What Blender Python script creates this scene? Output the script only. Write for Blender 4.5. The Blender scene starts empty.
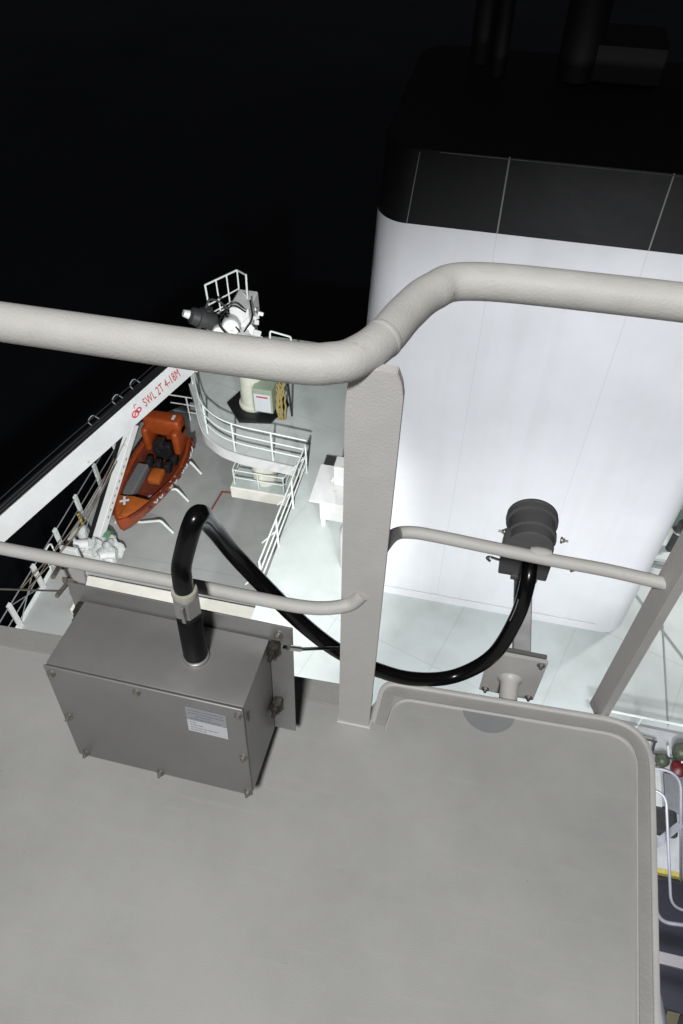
import bpy, bmesh, math, random
from mathutils import Vector as V, Matrix, Euler
random.seed(7)
S = bpy.context.scene; C = S.collection
R = math.radians
# ---------------------------------------------------------------- camera
F, PITCH, YAW = 760.0, R(49.3), R(12.7)
EYE = V((0, 0, 1.66))
cd = bpy.data.cameras.new('camera'); cam = bpy.data.objects.new('camera', cd); C.objects.link(cam)
cam.location = EYE; cam.rotation_euler = (R(90) - PITCH, 0, YAW)
cd.sensor_fit = 'VERTICAL'; cd.sensor_height = 36; cd.lens = F / 1024 * 36
cd.clip_start = 0.02; cd.clip_end = 5000
S.camera = cam; S.render.resolution_x = 683; S.render.resolution_y = 1024
# ---------------------------------------------------------------- night sky
w = bpy.data.worlds.new("World"); S.world = w; w.use_nodes = True
bg = w.node_tree.nodes['Background']; bg.inputs[0].default_value = (0.30, 0.315, 0.37, 1); bg.inputs[1].default_value = 0.05
S.view_settings.view_transform = 'Standard'; S.view_settings.look = 'None'
S.view_settings.exposure = 0; S.view_settings.gamma = 1
# ---------------------------------------------------------------- lamps (night work lights and an added foreground fill)
def lamp(name, loc, power, radius, col, aim=None, angle=120, blend=.5):
    l = bpy.data.lights.new(name, 'SPOT' if aim else 'POINT'); o = bpy.data.objects.new(name, l); C.objects.link(o)
    l.energy = power; l.shadow_soft_size = radius; l.color = col; o.location = loc
    if aim:
        o.rotation_euler = (V(aim) - V(loc)).to_track_quat('-Z', 'Y').to_euler(); l.spot_size = R(angle); l.spot_blend = blend
    return o
lamp('foreground_fill', (0.02, -1.7, 4.1), 900, 0.22, (1, .99, .975))  # added soft light behind and above the camera, brightens the foreground
lamp('deck_floodlight', (2.6, 0.2, -4.4), 3650, 0.3, (.95, .965, 1.0), aim=(1.9, 9.0, -11.0), angle=100, blend=.5)
lamp('deck_floodlight', (2.7, 3.0, -6.6), 1950, 0.3, (.96, .985, 1.0), aim=(2.4, 6.6, -13.0), angle=120, blend=1.0)
lamp('deck_floodlight', (-1.5, -0.5, -1.8), 16500, 0.25, (.98, 1.0, .985), aim=(-8.5, 13.0, -14), angle=54, blend=.7)
lamp('deck_floodlight', (6.8, 13.2, -9.2), 520, 0.2, (1.0, 1.0, .97), aim=(5.2, 11.8, -13), angle=120, blend=.6)

# ---------------------------------------------------------------- pixel -> point helpers (survey of the photograph)
fw = V((-math.sin(YAW) * math.cos(PITCH), math.cos(YAW) * math.cos(PITCH), -math.sin(PITCH)))
rt = V((math.cos(YAW), math.sin(YAW), 0)); up = rt.cross(fw)
def ray(x, y): return fw + rt * ((x - 341.5) / F) + up * ((512 - y) / F)
def pz(x, y, z): d = ray(x, y); return EYE + d * ((z - EYE.z) / d.z)
def py(x, y, Y): d = ray(x, y); return EYE + d * ((Y - EYE.y) / d.y)
def pd(x, y, D): return EYE + ray(x, y) * D
# ---------------------------------------------------------------- materials
MATS = {}
def mat(name, col, rough=.5, metal=0., bump=0., bscale=80., var=0., vscale=6., spec=.5, wear=None, coat=0.):
    if name in MATS: return MATS[name]
    m = bpy.data.materials.new(name); m.use_nodes = True; nt = m.node_tree; b = nt.nodes['Principled BSDF']; N = nt.nodes.new; L = nt.links.new
    b.inputs['Base Color'].default_value = (*col, 1); b.inputs['Roughness'].default_value = rough; b.inputs['Metallic'].default_value = metal
    b.inputs['Specular IOR Level'].default_value = spec; b.inputs['Coat Weight'].default_value = coat
    tc = N('ShaderNodeTexCoord')
    if var:
        n = N('ShaderNodeTexNoise'); n.inputs['Scale'].default_value = vscale; n.inputs['Detail'].default_value = 8; n.inputs['Roughness'].default_value = .62
        L(tc.outputs['Object'], n.inputs['Vector'])
        r = N('ShaderNodeMapRange'); r.inputs['From Min'].default_value = .3; r.inputs['From Max'].default_value = .7
        r.inputs['To Min'].default_value = 1 - var; r.inputs['To Max'].default_value = 1 + var; L(n.outputs['Fac'], r.inputs['Value'])
        mx = N('ShaderNodeVectorMath'); mx.operation = 'SCALE'; mx.inputs[0].default_value = col; L(r.outputs[0], mx.inputs['Scale'])
        last = mx.outputs[0]
        if wear:   # scattered specks of dirt / rust with a shape of their own
            n2 = N('ShaderNodeTexNoise'); n2.inputs['Scale'].default_value = wear[1]; n2.inputs['Detail'].default_value = 5; L(tc.outputs['Object'], n2.inputs['Vector'])
            rr = N('ShaderNodeMapRange'); rr.inputs['From Min'].default_value = wear[2]; rr.inputs['From Max'].default_value = wear[2] + .07; L(n2.outputs['Fac'], rr.inputs['Value'])
            mm = N('ShaderNodeMix'); mm.data_type = 'RGBA'; L(rr.outputs[0], mm.inputs[0]); L(last, mm.inputs[6]); mm.inputs[7].default_value = (*wear[0], 1); last = mm.outputs[2]
        L(last, b.inputs['Base Color'])
        r2 = N('ShaderNodeMapRange'); r2.inputs['From Min'].default_value = .3; r2.inputs['From Max'].default_value = .7
        r2.inputs['To Min'].default_value = max(.04, rough - .08); r2.inputs['To Max'].default_value = rough + .08; L(n.outputs['Fac'], r2.inputs['Value']); L(r2.outputs[0], b.inputs['Roughness'])
    if bump:
        n = N('ShaderNodeTexNoise'); n.inputs['Scale'].default_value = bscale; n.inputs['Detail'].default_value = 6; L(tc.outputs['Object'], n.inputs['Vector'])
        bp = N('ShaderNodeBump'); bp.inputs['Strength'].default_value = bump; bp.inputs['Distance'].default_value = .002 if bscale > 20 else .02
        L(n.outputs['Fac'], bp.inputs['Height']); L(bp.outputs[0], b.inputs['Normal'])
    MATS[name] = m; return m
rail_paint = mat('rail_paint', (.42, .412, .395), .58, spec=.38, bump=.42, bscale=260, var=.05, vscale=22, wear=((.36, .345, .31), 34, .68))
post_paint = mat('post_paint', (.46, .45, .44), .45, bump=.4, bscale=230, var=.05, vscale=14, wear=((.42, .40, .36), 60, .70))
deck_paint = mat('deck_paint', (.328, .328, .321), .6, bump=.28, bscale=420, var=.12, vscale=2.6, wear=((.345, .342, .335), 2.3, .60))
def scuffs(m, colr, lo=.66, sc=(1.2, 14, 1)):
    nt = m.node_tree; N = nt.nodes.new; L = nt.links.new; b = nt.nodes['Principled BSDF']; src = b.inputs['Base Color'].links[0].from_socket
    tc = N('ShaderNodeTexCoord'); mp = N('ShaderNodeMapping'); mp.inputs['Scale'].default_value = sc; mp.inputs['Rotation'].default_value = (0, 0, .5); L(tc.outputs['Object'], mp.inputs['Vector'])
    n = N('ShaderNodeTexNoise'); n.inputs['Scale'].default_value = 3.2; n.inputs['Detail'].default_value = 9; n.inputs['Roughness'].default_value = .7; L(mp.outputs[0], n.inputs['Vector'])
    r = N('ShaderNodeMapRange'); r.inputs['From Min'].default_value = lo - .12; r.inputs['From Max'].default_value = lo + .1; r.inputs['To Max'].default_value = .55; L(n.outputs['Fac'], r.inputs['Value'])
    x = N('ShaderNodeMix'); x.data_type = 'RGBA'; L(r.outputs[0], x.inputs[0]); L(src, x.inputs[6]); x.inputs[7].default_value = (*colr, 1)
    n2 = N('ShaderNodeTexNoise'); n2.inputs['Scale'].default_value = 75; n2.inputs['Detail'].default_value = 2; L(tc.outputs['Object'], n2.inputs['Vector'])
    r2 = N('ShaderNodeMapRange'); r2.inputs['From Min'].default_value = .745; r2.inputs['From Max'].default_value = .80; r2.inputs['To Max'].default_value = .6; L(n2.outputs['Fac'], r2.inputs['Value'])
    y = N('ShaderNodeMix'); y.data_type = 'RGBA'; L(r2.outputs[0], y.inputs[0]); L(x.outputs[2], y.inputs[6]); y.inputs[7].default_value = (.20, .19, .17, 1)
    L(y.outputs[2], b.inputs['Base Color'])
scuffs(deck_paint, (.375, .372, .362)); scuffs(post_paint, (.43, .42, .40), .62, (6, 6, 1.5)); scuffs(rail_paint, (.47, .465, .45), .62, (1.5, 8, 8))
kerb_shade_paint = mat('kerb_shade_paint', (.285, .284, .276), .5, bump=.5, bscale=150, var=.05, vscale=9)  # darker kerb tone; puts the rim channel's shading into the colour
patch_paint = mat('patch_paint', (.215, .225, .23), .55, bump=.4, bscale=200, var=.05)
steel = mat('brushed_steel', (.25, .249, .246), .46, metal=.45, bump=.15, bscale=60, var=.09, vscale=5)
steel_plate = mat('steel_plate', (.30, .30, .295), .42, metal=.6, bump=.15, bscale=60, var=.08, vscale=6)
bolt_steel = mat('bolt_steel', (.27, .255, .235), .4, metal=.7, var=.2, vscale=90)
bright_steel = mat('bright_steel', (.75, .75, .74), .22, metal=.95)
rubber = mat('black_rubber', (.0035, .0035, .004), .22, bump=.06, bscale=120, spec=.3)
boot_rubber = mat('boot_rubber', (.004, .004, .0045), .45, bump=.12, bscale=90, spec=.22)
clear_sleeve = mat('pale_sealant', (.34, .335, .28), .35, var=.2, vscale=60)
gland_grey = mat('gland_grey', (.30, .30, .30), .38, metal=.5, var=.12, vscale=50)
housing = mat('housing_grey', (.085, .083, .085), .5, bump=.2, bscale=150, var=.1, vscale=25)
label_white = mat('label_white', (.50, .51, .54), .45)
label_grey = mat('label_grey', (.26, .27, .295), .45)
ink = mat('ink', (.15, .17, .19), .6)
def plated(name, col, rough, line, px, pyy, vert=False, off=(0, 0), lw=.012, streak=0., ang=0., big=None):
    """painted steel plating with weld seams in world X and Y (or X and Z), plus faint streaks"""
    m = mat(name, col, rough, var=.045, vscale=.9, bump=.25, bscale=3.2, wear=None); nt = m.node_tree; N = nt.nodes.new; L = nt.links.new; b = nt.nodes['Principled BSDF']
    src = b.inputs['Base Color'].links[0].from_socket; tc = N('ShaderNodeTexCoord'); rot = N('ShaderNodeMapping'); rot.inputs['Rotation'].default_value = (0, 0, ang)
    L(tc.outputs['Object'], rot.inputs['Vector'])
    sp = N('ShaderNodeSeparateXYZ'); L(rot.outputs[0], sp.inputs[0]); fac = None
    for out, per, o in ((0, px, off[0]), (2 if vert else 1, pyy, off[1])):
        if not per: continue
        a = N('ShaderNodeMath'); a.operation = 'ADD'; a.inputs[1].default_value = -o + 1000 * per; L(sp.outputs[out], a.inputs[0])
        p = N('ShaderNodeMath'); p.operation = 'PINGPONG'; p.inputs[1].default_value = per / 2; L(a.outputs[0], p.inputs[0])
        c = N('ShaderNodeMath'); c.operation = 'LESS_THAN'; c.inputs[1].default_value = lw; L(p.outputs[0], c.inputs[0])
        if fac is None: fac = c.outputs[0]
        else:
            q = N('ShaderNodeMath'); q.operation = 'MAXIMUM'; L(fac, q.inputs[0]); L(c.outputs[0], q.inputs[1]); fac = q.outputs[0]
    mm = N('ShaderNodeMix'); mm.data_type = 'RGBA'; L(fac, mm.inputs[0]); L(src, mm.inputs[6]); mm.inputs[7].default_value = (*line, 1); last = mm.outputs[2]
    if streak:
        mp = N('ShaderNodeMapping'); mp.inputs['Scale'].default_value = (3.2, 3.2, .22) if vert else (1, 1, 1); L(tc.outputs['Object'], mp.inputs['Vector'])
        n = N('ShaderNodeTexNoise'); n.inputs['Scale'].default_value = 1.1; n.inputs['Detail'].default_value = 7; L(mp.outputs[0], n.inputs['Vector'])
        r = N('ShaderNodeMapRange'); r.inputs['From Min'].default_value = .45; r.inputs['From Max'].default_value = .8; r.inputs['To Max'].default_value = streak; L(n.outputs['Fac'], r.inputs['Value'])
        m2 = N('ShaderNodeMix'); m2.data_type = 'RGBA'; L(r.outputs[0], m2.inputs[0]); L(last, m2.inputs[6]); m2.inputs[7].default_value = (col[0]*.6, col[1]*.58, col[2]*.54, 1); last = m2.outputs[2]
    L(last, b.inputs['Base Color']); return m
funnel_white = plated('funnel_white', (.70, .705, .725), .36, (.60, .60, .63), 2.05, 0, True, off=(-1.2, 0), lw=.006, streak=.14)
funnel_black = plated('funnel_black', (.0055, .0055, .006), .5, (.20, .20, .19), 2.05, 0, True, off=(-1.2, 0), lw=.010)
funnel_black.node_tree.nodes['Principled BSDF'].inputs['Specular IOR Level'].default_value = .25
top_black = mat('soot_black', (.003, .003, .0035), .7)
deck_green = plated('upper_deck_paint', (.50, .54, .53), .48, (.435, .475, .465), 2.4, 2.7, ang=.30, lw=.016, streak=.5)
boat_grey = plated('boat_deck_grey', (.345, .355, .35), .55, (.29, .29, .285), 0, 5.3, off=(0, 1.2), lw=.012, streak=.5)
white = mat('white_paint', (.64, .645, .64), .42, var=.06, vscale=1.7, bump=.2, bscale=4, wear=((.50, .44, .34), 5.5, .66))
cream = mat('cream_paint', (.76, .735, .67), .5, var=.07, vscale=2.5)
railw = mat('white_rail_paint', (.70, .74, .72), .45, var=.08, vscale=9)
crane_beige = mat('crane_beige', (.52, .53, .45), .5, var=.08, vscale=5)
crane_green = mat('crane_green', (.25, .30, .23), .5, var=.1, vscale=5)
blackp = mat('black_paint', (.010, .010, .011), .45)
orange = mat('boat_orange', (.25, .045, .008), .42, var=.16, vscale=4, bump=.2, bscale=6, wear=((.25, .045, .012), 7, .6))
orange_l = mat('boat_orange_deck', (.33, .085, .016), .4, var=.14, vscale=5)
maroon = mat('boat_floor', (.11, .02, .009), .55, var=.3, vscale=6)
seat_grey = mat('seat_grey', (.12, .125, .13), .5, var=.1, vscale=8)
red = mat('red_paint', (.11, .005, .008), .45)
redtxt = mat('red_lettering', (.40, .035, .045), .5)
yellow = mat('yellow_paint', (.36, .30, .07), .55, var=.15, vscale=8)
ropey = mat('rope_yellow', (.24, .19, .07), .8, bump=.5, bscale=60, var=.2, vscale=30)
ropeb = mat('rope_brown', (.12, .085, .05), .8, bump=.4, bscale=60)
canvas = mat('white_canvas', (.44, .46, .45), .8, var=.1, vscale=5, bump=.5, bscale=9)
green_cloth = mat('green_cloth', (.07, .15, .08), .8, var=.2, vscale=9)
olive = mat('olive_paint', (.06, .068, .045), .5, var=.2, vscale=14)
navy = mat('navy_deck', (.012, .012, .022), .6, var=.15, vscale=2)
dark_grey = mat('dark_grey_paint', (.035, .036, .037), .55, var=.15, vscale=4)
mid_grey = mat('mid_grey_paint', (.21, .215, .23), .45, var=.1, vscale=3)
hull_black = mat('hull_black', (.012, .012, .014), .5)
# ---------------------------------------------------------------- mesh helpers
def obj(name, bm, m, parent=None, smooth=None):
    me = bpy.data.meshes.new(name); bmesh.ops.recalc_face_normals(bm, faces=bm.faces[:]); bm.to_mesh(me); bm.free()
    me.materials.append(m); o = bpy.data.objects.new(name, me); C.objects.link(o)
    if parent is not None:
        o.parent = parent; W = Matrix.Identity(4); q = parent
        while q is not None: W = q.matrix_basis @ W; q = q.parent
        me.transform(W.inverted())
    if smooth is not None:
        me.polygons.foreach_set('use_smooth', [True] * len(me.polygons)); me.set_sharp_from_angle(angle=R(smooth))
    return o
def tag(o, label, cat, group=None):
    o['label'] = label; o['category'] = cat
    if group: o['group'] = group
    return o
def thing(name, label, cat, loc=(0, 0, 0), group=None, rot=(0, 0, 0)):
    o = bpy.data.objects.new(name, None); C.objects.link(o); o.location = loc; o.rotation_euler = rot
    o.matrix_basis = Matrix.LocRotScale(V(loc), Euler(rot), V((1, 1, 1))); return tag(o, label, cat, group)
def struct(name, bm, m, smooth=None):
    o = obj(name, bm, m, None, smooth); o['kind'] = 'structure'; return o
def B(): return bmesh.new()
def box(bm, a, b, M=None, bev=0., seg=2):
    a, b = V(a), V(b); c = (a + b) / 2; s = b - a
    vs = bmesh.ops.create_cube(bm, size=1)['verts']
    for v in vs: v.co = V((v.co.x * abs(s.x), v.co.y * abs(s.y), v.co.z * abs(s.z))) + c
    if bev:
        es = list({e for v in vs for e in v.link_edges})
        g = bmesh.ops.bevel(bm, geom=es, offset=bev, segments=seg, affect='EDGES', profile=.5); vs = list(set(g['verts']) | {v for v in vs if v.is_valid})
    if M is not None: bmesh.ops.transform(bm, matrix=M, verts=[v for v in vs if v.is_valid])
    return bm
def frame(d, hint=V((0, 0, 1))):
    d = d.normalized()
    if abs(d.dot(hint)) > .98: hint = V((0, 1, 0))
    x = hint.cross(d).normalized(); return x, d.cross(x)
def tube(bm, pts, r, seg=16, caps=True, rs=None):
    pts = [V(p) for p in pts]; n = len(pts); T = []
    for i in range(n):
        a = pts[max(i - 1, 0)]; b = pts[min(i + 1, n - 1)]; T.append((b - a).normalized())
    x, y = frame(T[0]); rings = []
    for i in range(n):
        if i:
            x = (x - T[i] * x.dot(T[i])).normalized(); y = T[i].cross(x)
        rr = rs[i] if rs else r
        rings.append([bm.verts.new(pts[i] + x * (rr * math.cos(2 * math.pi * k / seg)) + y * (rr * math.sin(2 * math.pi * k / seg))) for k in range(seg)])
    for i in range(n - 1):
        for k in range(seg): bm.faces.new((rings[i][k], rings[i][(k + 1) % seg], rings[i + 1][(k + 1) % seg], rings[i + 1][k]))
    if caps: bm.faces.new(rings[0][::-1]); bm.faces.new(rings[-1])
    return bm
def catmull(pts, n=10):
    pts = [V(p) for p in pts]; P = [pts[0] * 2 - pts[1]] + pts + [pts[-1] * 2 - pts[-2]]; out = []
    for i in range(1, len(P) - 2):
        for k in range(n):
            t = k / n; a, b, c, d = P[i - 1:i + 3]
            out.append(.5 * ((2 * b) + (c - a) * t + (2 * a - 5 * b + 4 * c - d) * t * t + (3 * b - a - 3 * c + d) * t ** 3))
    return out + [pts[-1]]
def fillet(pts, rad, n=7):
    pts = [V(p) for p in pts]; out = [pts[0]]
    for i in range(1, len(pts) - 1):
        p = pts[i]; a = (pts[i - 1] - p); b = (pts[i + 1] - p); r = min(rad, a.length * .49, b.length * .49)
        A = p + a.normalized() * r; Bq = p + b.normalized() * r
        for k in range(n + 1):
            t = k / n; out.append(A * (1 - t) ** 2 + p * 2 * t * (1 - t) + Bq * t * t)
    return out + [pts[-1]]
def prism(bm, poly, z0, z1, bev=0., M=None):
    lo = [bm.verts.new((x, y, z0)) for x, y in poly]; hi = [bm.verts.new((x, y, z1)) for x, y in poly]; n = len(poly)
    bm.faces.new(lo[::-1]); top = bm.faces.new(hi)
    for i in range(n): bm.faces.new((lo[i], lo[(i + 1) % n], hi[(i + 1) % n], hi[i]))
    vs = lo + hi
    if bev:
        g = bmesh.ops.bevel(bm, geom=list(top.edges), offset=bev, segments=3, affect='EDGES', profile=.5); vs = list(set(g['verts']) | set(v for v in vs if v.is_valid))
    if M is not None: bmesh.ops.transform(bm, matrix=M, verts=[v for v in vs if v.is_valid])
    return bm
def cyl(bm, a, b, r, seg=20, r2=None): return tube(bm, [a, b], r, seg, True, [r, r if r2 is None else r2])
def hexbolt(bm, p, n, r=.008, h=.007, stem=0.):
    n = V(n).normalized(); tube(bm, [V(p) - n * .002, V(p) + n * .002], r * 1.45, 16); tube(bm, [V(p), V(p) + n * h], r, 6)
    if stem: tube(bm, [V(p) + n * h * .9, V(p) + n * (h + stem)], r * .5, 10)
    return bm
def lathe(bm, prof, org, axis, seg=32):
    """prof: (distance along axis, radius)"""
    axis = V(axis).normalized(); org = V(org); return tube(bm, [org + axis * (p[0]) for p in prof], 1, seg, True, [p[1] for p in prof])
def lathe2(bm, prof, org, axis, seg=32):
    axis = V(axis).normalized(); x, y = frame(axis); org = V(org); rings = []
    for t, r in prof: rings.append([bm.verts.new(org + axis * t + x * (r * math.cos(2 * math.pi * k / seg)) + y * (r * math.sin(2 * math.pi * k / seg))) for k in range(seg)])
    for i in range(len(rings) - 1):
        for k in range(seg): bm.faces.new((rings[i][k], rings[i][(k + 1) % seg], rings[i + 1][(k + 1) % seg], rings[i + 1][k]))
    bm.faces.new(rings[0][::-1]); bm.faces.new(rings[-1]); return bm
# ================================================================ SETTING: sea, ship
bm = B(); bmesh.ops.create_grid(bm, x_segments=2, y_segments=2, size=3000)
for v in bm.verts: v.co.z = -29
struct('sea', bm, mat('sea_water', (.010, .011, .014), .35, bump=.9, bscale=.5, var=.3, vscale=.05))
# boat deck
bm = B(); prism(bm, [(-10.95, -6), (-10.95, 17.2), (-9.6, 18.6), (6.5, 18.6), (6.5, -6)], -16.2, -16.0)
struct('boat_deck', bm, boat_grey)
bm = B(); prism(bm, [(-10.9, -30), (-10.9, 17.2), (-9.6, 18.5), (9.5, 18.5), (9.5, -30)], -29.5, -16.22)
tag(obj('ship_hull', bm, hull_black), 'black side of the ship dropping to the dark sea below the boat deck', 'ship hull')
bm = B()
for a, b in (((-8.05, 13.9), (-6.93, 13.05)), ((-8.05, 13.9), (-9.1, 9.3))): pass
tube(bm, [pz(222, 492, -15.985), pz(190, 545, -15.985)], .03, 6); tube(bm, [pz(222, 492, -15.985), pz(232, 493, -15.985)], .03, 6)
o = obj('deck_line', bm, mat('deck_line_red', (.20, .05, .035), .6)); o['kind'] = 'structure'
# upper deck round the funnel, with its rounded crane platform
plat = [(-8.26, 16.17), (-7.85, 15.5), (-7.55, 14.9), (-7.2, 14.33), (-6.85, 14.03), (-6.5, 13.83), (-6.1, 13.71), (-5.62, 13.64), (-4.05, 13.53)]
poly = [(-4.12, -2), (3.75, -2), (3.75, 8.0), (12, 8.0), (12, 19.0), (-6.6, 19.0), (-8.0, 18.3), (-8.45, 17.2)] + plat + []
bm = B(); prism(bm, poly, -13.26, -13.0); struct('upper_deck', bm, deck_green)
# white fascia along its edge
def strip(bm, pts, z0, z1, t):
    pts = [V((p[0], p[1], 0)) for p in pts]; n = len(pts); L_, R_ = [], []
    for i in range(n):
        d = (pts[min(i + 1, n - 1)] - pts[max(i - 1, 0)]).normalized(); nn = V((d.y, -d.x, 0)); L_.append(pts[i]); R_.append(pts[i] + nn * t)
    prof = []
    for i in range(n): prof.append([bm.verts.new((L_[i].x, L_[i].y, z0)), bm.verts.new((R_[i].x, R_[i].y, z0)), bm.verts.new((R_[i].x, R_[i].y, z1)), bm.verts.new((L_[i].x, L_[i].y, z1))])
    for i in range(n - 1):
        for k in range(4): bm.faces.new((prof[i][k], prof[i][(k + 1) % 4], prof[i + 1][(k + 1) % 4], prof[i + 1][k]))
    bm.faces.new(prof[0]); bm.faces.new(prof[-1][::-1]); return bm
bm = B(); strip(bm, plat, -13.5, -12.93, -.035) if False else strip(bm, [(p.x, p.y) for p in catmull([(x, y, 0) for x, y in plat], 5)], -13.30, -12.95, .035)
tag(obj('platform_fascia', bm, white, None, 30), 'white curved steel band edging the crane platform under its railing', 'fascia')
bm = B(); box(bm, (-9.78, 9.6, -16.0), (-4.2, 10.78, -15.8), bev=.03)
tag(obj('bulwark', bm, cream), 'long cream bulwark top running behind the lower handrail and steel box', 'bulwark')
# ================================================================ FUNNEL
def rrect(x0, x1, y0, y1, r, n=9):
    out = []
    for cx, cy, a0 in ((x1 - r, y0 + r, -90), (x1 - r, y1 - r, 0), (x0 + r, y1 - r, 90), (x0 + r, y0 + r, 180)):
        for k in range(n + 1):
            a = R(a0 + 90 * k / n); out.append((cx + r * math.cos(a), cy + r * math.sin(a)))
    return out
fn = thing('funnel', 'big white ship funnel with black top band behind the handrails', 'funnel', (1.15, 12, -13))
fx0, fx1, fy0, fy1 = -1.93, 4.17, 10.12, 14.0
def rake(bm):
    for v in bm.verts:
        if v.co.x < 1.0:
            tgt = FXA + (FXB - FXA) * (v.co.z + 2.8) / -2.6 if v.co.z > -9 else FXA + (FXB - FXA) * 6.2 / 2.6
            k = (1.0 - v.co.x) / (1.0 - fx0); v.co.x += (tgt - fx0) * max(0, (k - .35) / .65)
    return bm
FXA, FXB = py(388, 137, 10.6).x, py(361.5, 325, 10.6).x
zc_ = py(361.5, 325, 10.6).z; za_ = py(388, 137, 10.6).z; FXB = FXA + (FXB - FXA) * 2.6 / (za_ - zc_)
bm = B(); prism(bm, rrect(fx0, fx1, fy0, fy1, .52, 14), -13.0, -3.86); rake(bm); obj('casing', bm, funnel_white, fn, 35)
bm = B(); prism(bm, rrect(fx0 - .004, fx1 + .004, fy0 - .004, fy1 + .004, .524, 14), -3.858, -2.80, bev=.02); rake(bm); obj('black_band', bm, funnel_black, fn, 35)
bm = B()
for sx in (-.12, .0): pass
tube(bm, fillet([(fx0 + .5, fy0 - .03, -12.72), (3.5, fy0 - .03, -12.72)], .1), .018, 8)
obj('weld_strake', bm, white, fn)
bm = B(); flat0 = [(-1.22, -2.84), (-1.33, -3.85)]; tube(bm, [V((x, fy0 - .003, z)) for x, z in flat0], .006, 6); obj('weld_strake', bm, mid_grey, fn)
bm = B(); tube(bm, [V((x, fy0 - .002, -2.82)) for x in (-.95, 1, 3.5)], .008, 6); obj('edge_trim', bm, dark_grey, fn)
bm = B(); prism(bm, rrect(fx0 + .03, fx1 - .03, fy0 + .03, fy1 - .03, .5, 14), -2.799, -2.797); rake(bm); obj('roof', bm, top_black, fn)
for x, y, r, h in ((-.75, 13.1, .17, 1.6), (-.45, 12.6, .12, 1.3), (2.6, 12.9, .35, 1.0), (.7, 12.8, .3, 1.1)):
    bm = B(); lathe2(bm, [(0, r), (h, r), (h, r * 1.12), (h + .08, r * 1.12), (h + .08, r * .9), (h * .5, r * .9)], (x, y, -2.7), (0, 0, 1), 24); obj('exhaust_pipe', bm, mat('exhaust_dark', (.003, .003, .0035), .7), fn, 40)
bm = B(); box(bm, (.85, 12.6, -2.70), (1.9, 13.6, -2.2), bev=.03); obj('hood', bm, mat('exhaust_dark', (.02, .02, .024)), fn)
# ================================================================ RAILINGS on the far decks
def railing(name, label, path, h, levels, r=.02, pr=.025, step=1.3, mat_=None, group=None, closed_posts=None, brace=False, fl=None):
    m = mat_ or railw; path = [V(p) for p in path]; t = thing(name, label, 'railing', path[0], group)
    names = ['top_rail', 'middle_rail', 'middle_rail', 'middle_rail']
    for k, z in enumerate(levels):
        bm = B(); tube(bm, [p + V((0, 0, z)) for p in path], r, 8); obj(names[k], bm, m, t, 50)
    dist = 0; nxt = 0; posts = []
    for i in range(len(path) - 1):
        a, b = path[i], path[i + 1]; L_ = (b - a).length
        while nxt <= dist + L_ + 1e-6:
            posts.append((a.lerp(b, (nxt - dist) / L_), (b - a).normalized())); nxt += step
        dist += L_
    for p, d in posts:
        bm = B(); nn = V((d.y, -d.x, 0))
        if fl: box(bm, (-fl / 2, -.008, 0), (fl / 2, .008, levels[0]), M=Matrix.Translation(p) @ Matrix.Rotation(math.atan2(nn.y, nn.x), 4, 'Z'))
        else: tube(bm, [p, p + V((0, 0, levels[0]))], pr, 8)
        if brace: tube(bm, [p + V((0, 0, .62)), p + nn * .42 + V((0, 0, 0))], pr * .8, 8)
        obj('post', bm, m, t)
    return t
inplat = [(x + .06, y + .08, -13) for x, y in plat]
railing('platform_railing', 'white curved railing round the crane platform over its white band', catmull(inplat[:8], 4)[:-1] + [V(inplat[8])], 1, (1.02, .68, .36), step=1.12, r=.022, pr=.026)
railing('platform_railing', 'white straight railing running down the upper deck edge from platform to black hose', [(-3.98, 13.45, -13), (-4.06, 9.6, -13)], 1, (1.02, .68, .36), step=1.28, brace=True, r=.022, pr=.026).__setitem__('group', 'white railings on the lit decks')
# small lower platform and the crane column
lp = thing('service_platform', 'small cream service platform with railing under the crane platform', 'platform', (-5.6, 14, -14.6))
bm = B(); box(bm, (-6.45, 13.87, -15.05), (-4.7, 15.0, -14.62), bev=.02); obj('platform_box', bm, cream, lp)
bm = B(); box(bm, (-6.41, 13.91, -14.616), (-4.74, 14.96, -14.60)); obj('deck_plate', bm, mat('pale_deck', (.42, .47, .46), .5, var=.1, vscale=3), lp)
bm = B(); lv = [(-6.35, 14.95), (-6.35, 13.98), (-4.8, 13.98), (-4.8, 14.95)]
for z in (.62, .32): tube(bm, fillet([(x, y, -14.6 + z) for x, y in lv], .12), .018, 8)
obj('top_rail', bm, railw, lp, 50)
for x, y in ((-6.35, 14.95), (-6.35, 14.03), (-5.6, 13.98), (-4.85, 13.98), (-4.8, 14.95)):
    bm = B(); tube(bm, [(x, y, -14.6), (x, y, -13.98)], .022, 8); obj('post', bm, railw, lp)
# ================================================================ CRANE
cr = thing('deck_crane', 'white deck crane with long boom lettered in red reaching over the dark sea', 'crane', (-6.0, 15.6, -13))
bm = B(); lathe2(bm, [(-1.62, .36), (-.42, .36)], (-5.55, 14.45, -13), (0, 0, 1), 28); obj('pedestal', bm, mat('pedestal_cream', (.66, .65, .57), .5, var=.08, vscale=4), cr, 40)
cx, cy = -6.02, 15.75
bm = B(); prism(bm, [(cx + .90 * math.cos(R(60 * k + 10)), cy + .90 * math.sin(R(60 * k + 10))) for k in range(6)], -12.995, -12.93); obj('turntable_plate', bm, blackp, cr)
bm = B(); lathe2(bm, [(0, .42), (.10, .42), (.14, .36), (1.7, .32), (1.75, .36), (1.9, .36)], (cx - .12, cy, -12.95), (0, 0, 1), 28); obj('column', bm, crane_beige, cr, 35)
bm = B(); box(bm, (cx + .05, cy - .52, -12.78), (cx + .62, cy + .1, -11.95), bev=.03); cb = obj('control_cabinet', bm, crane_green, cr)
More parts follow.
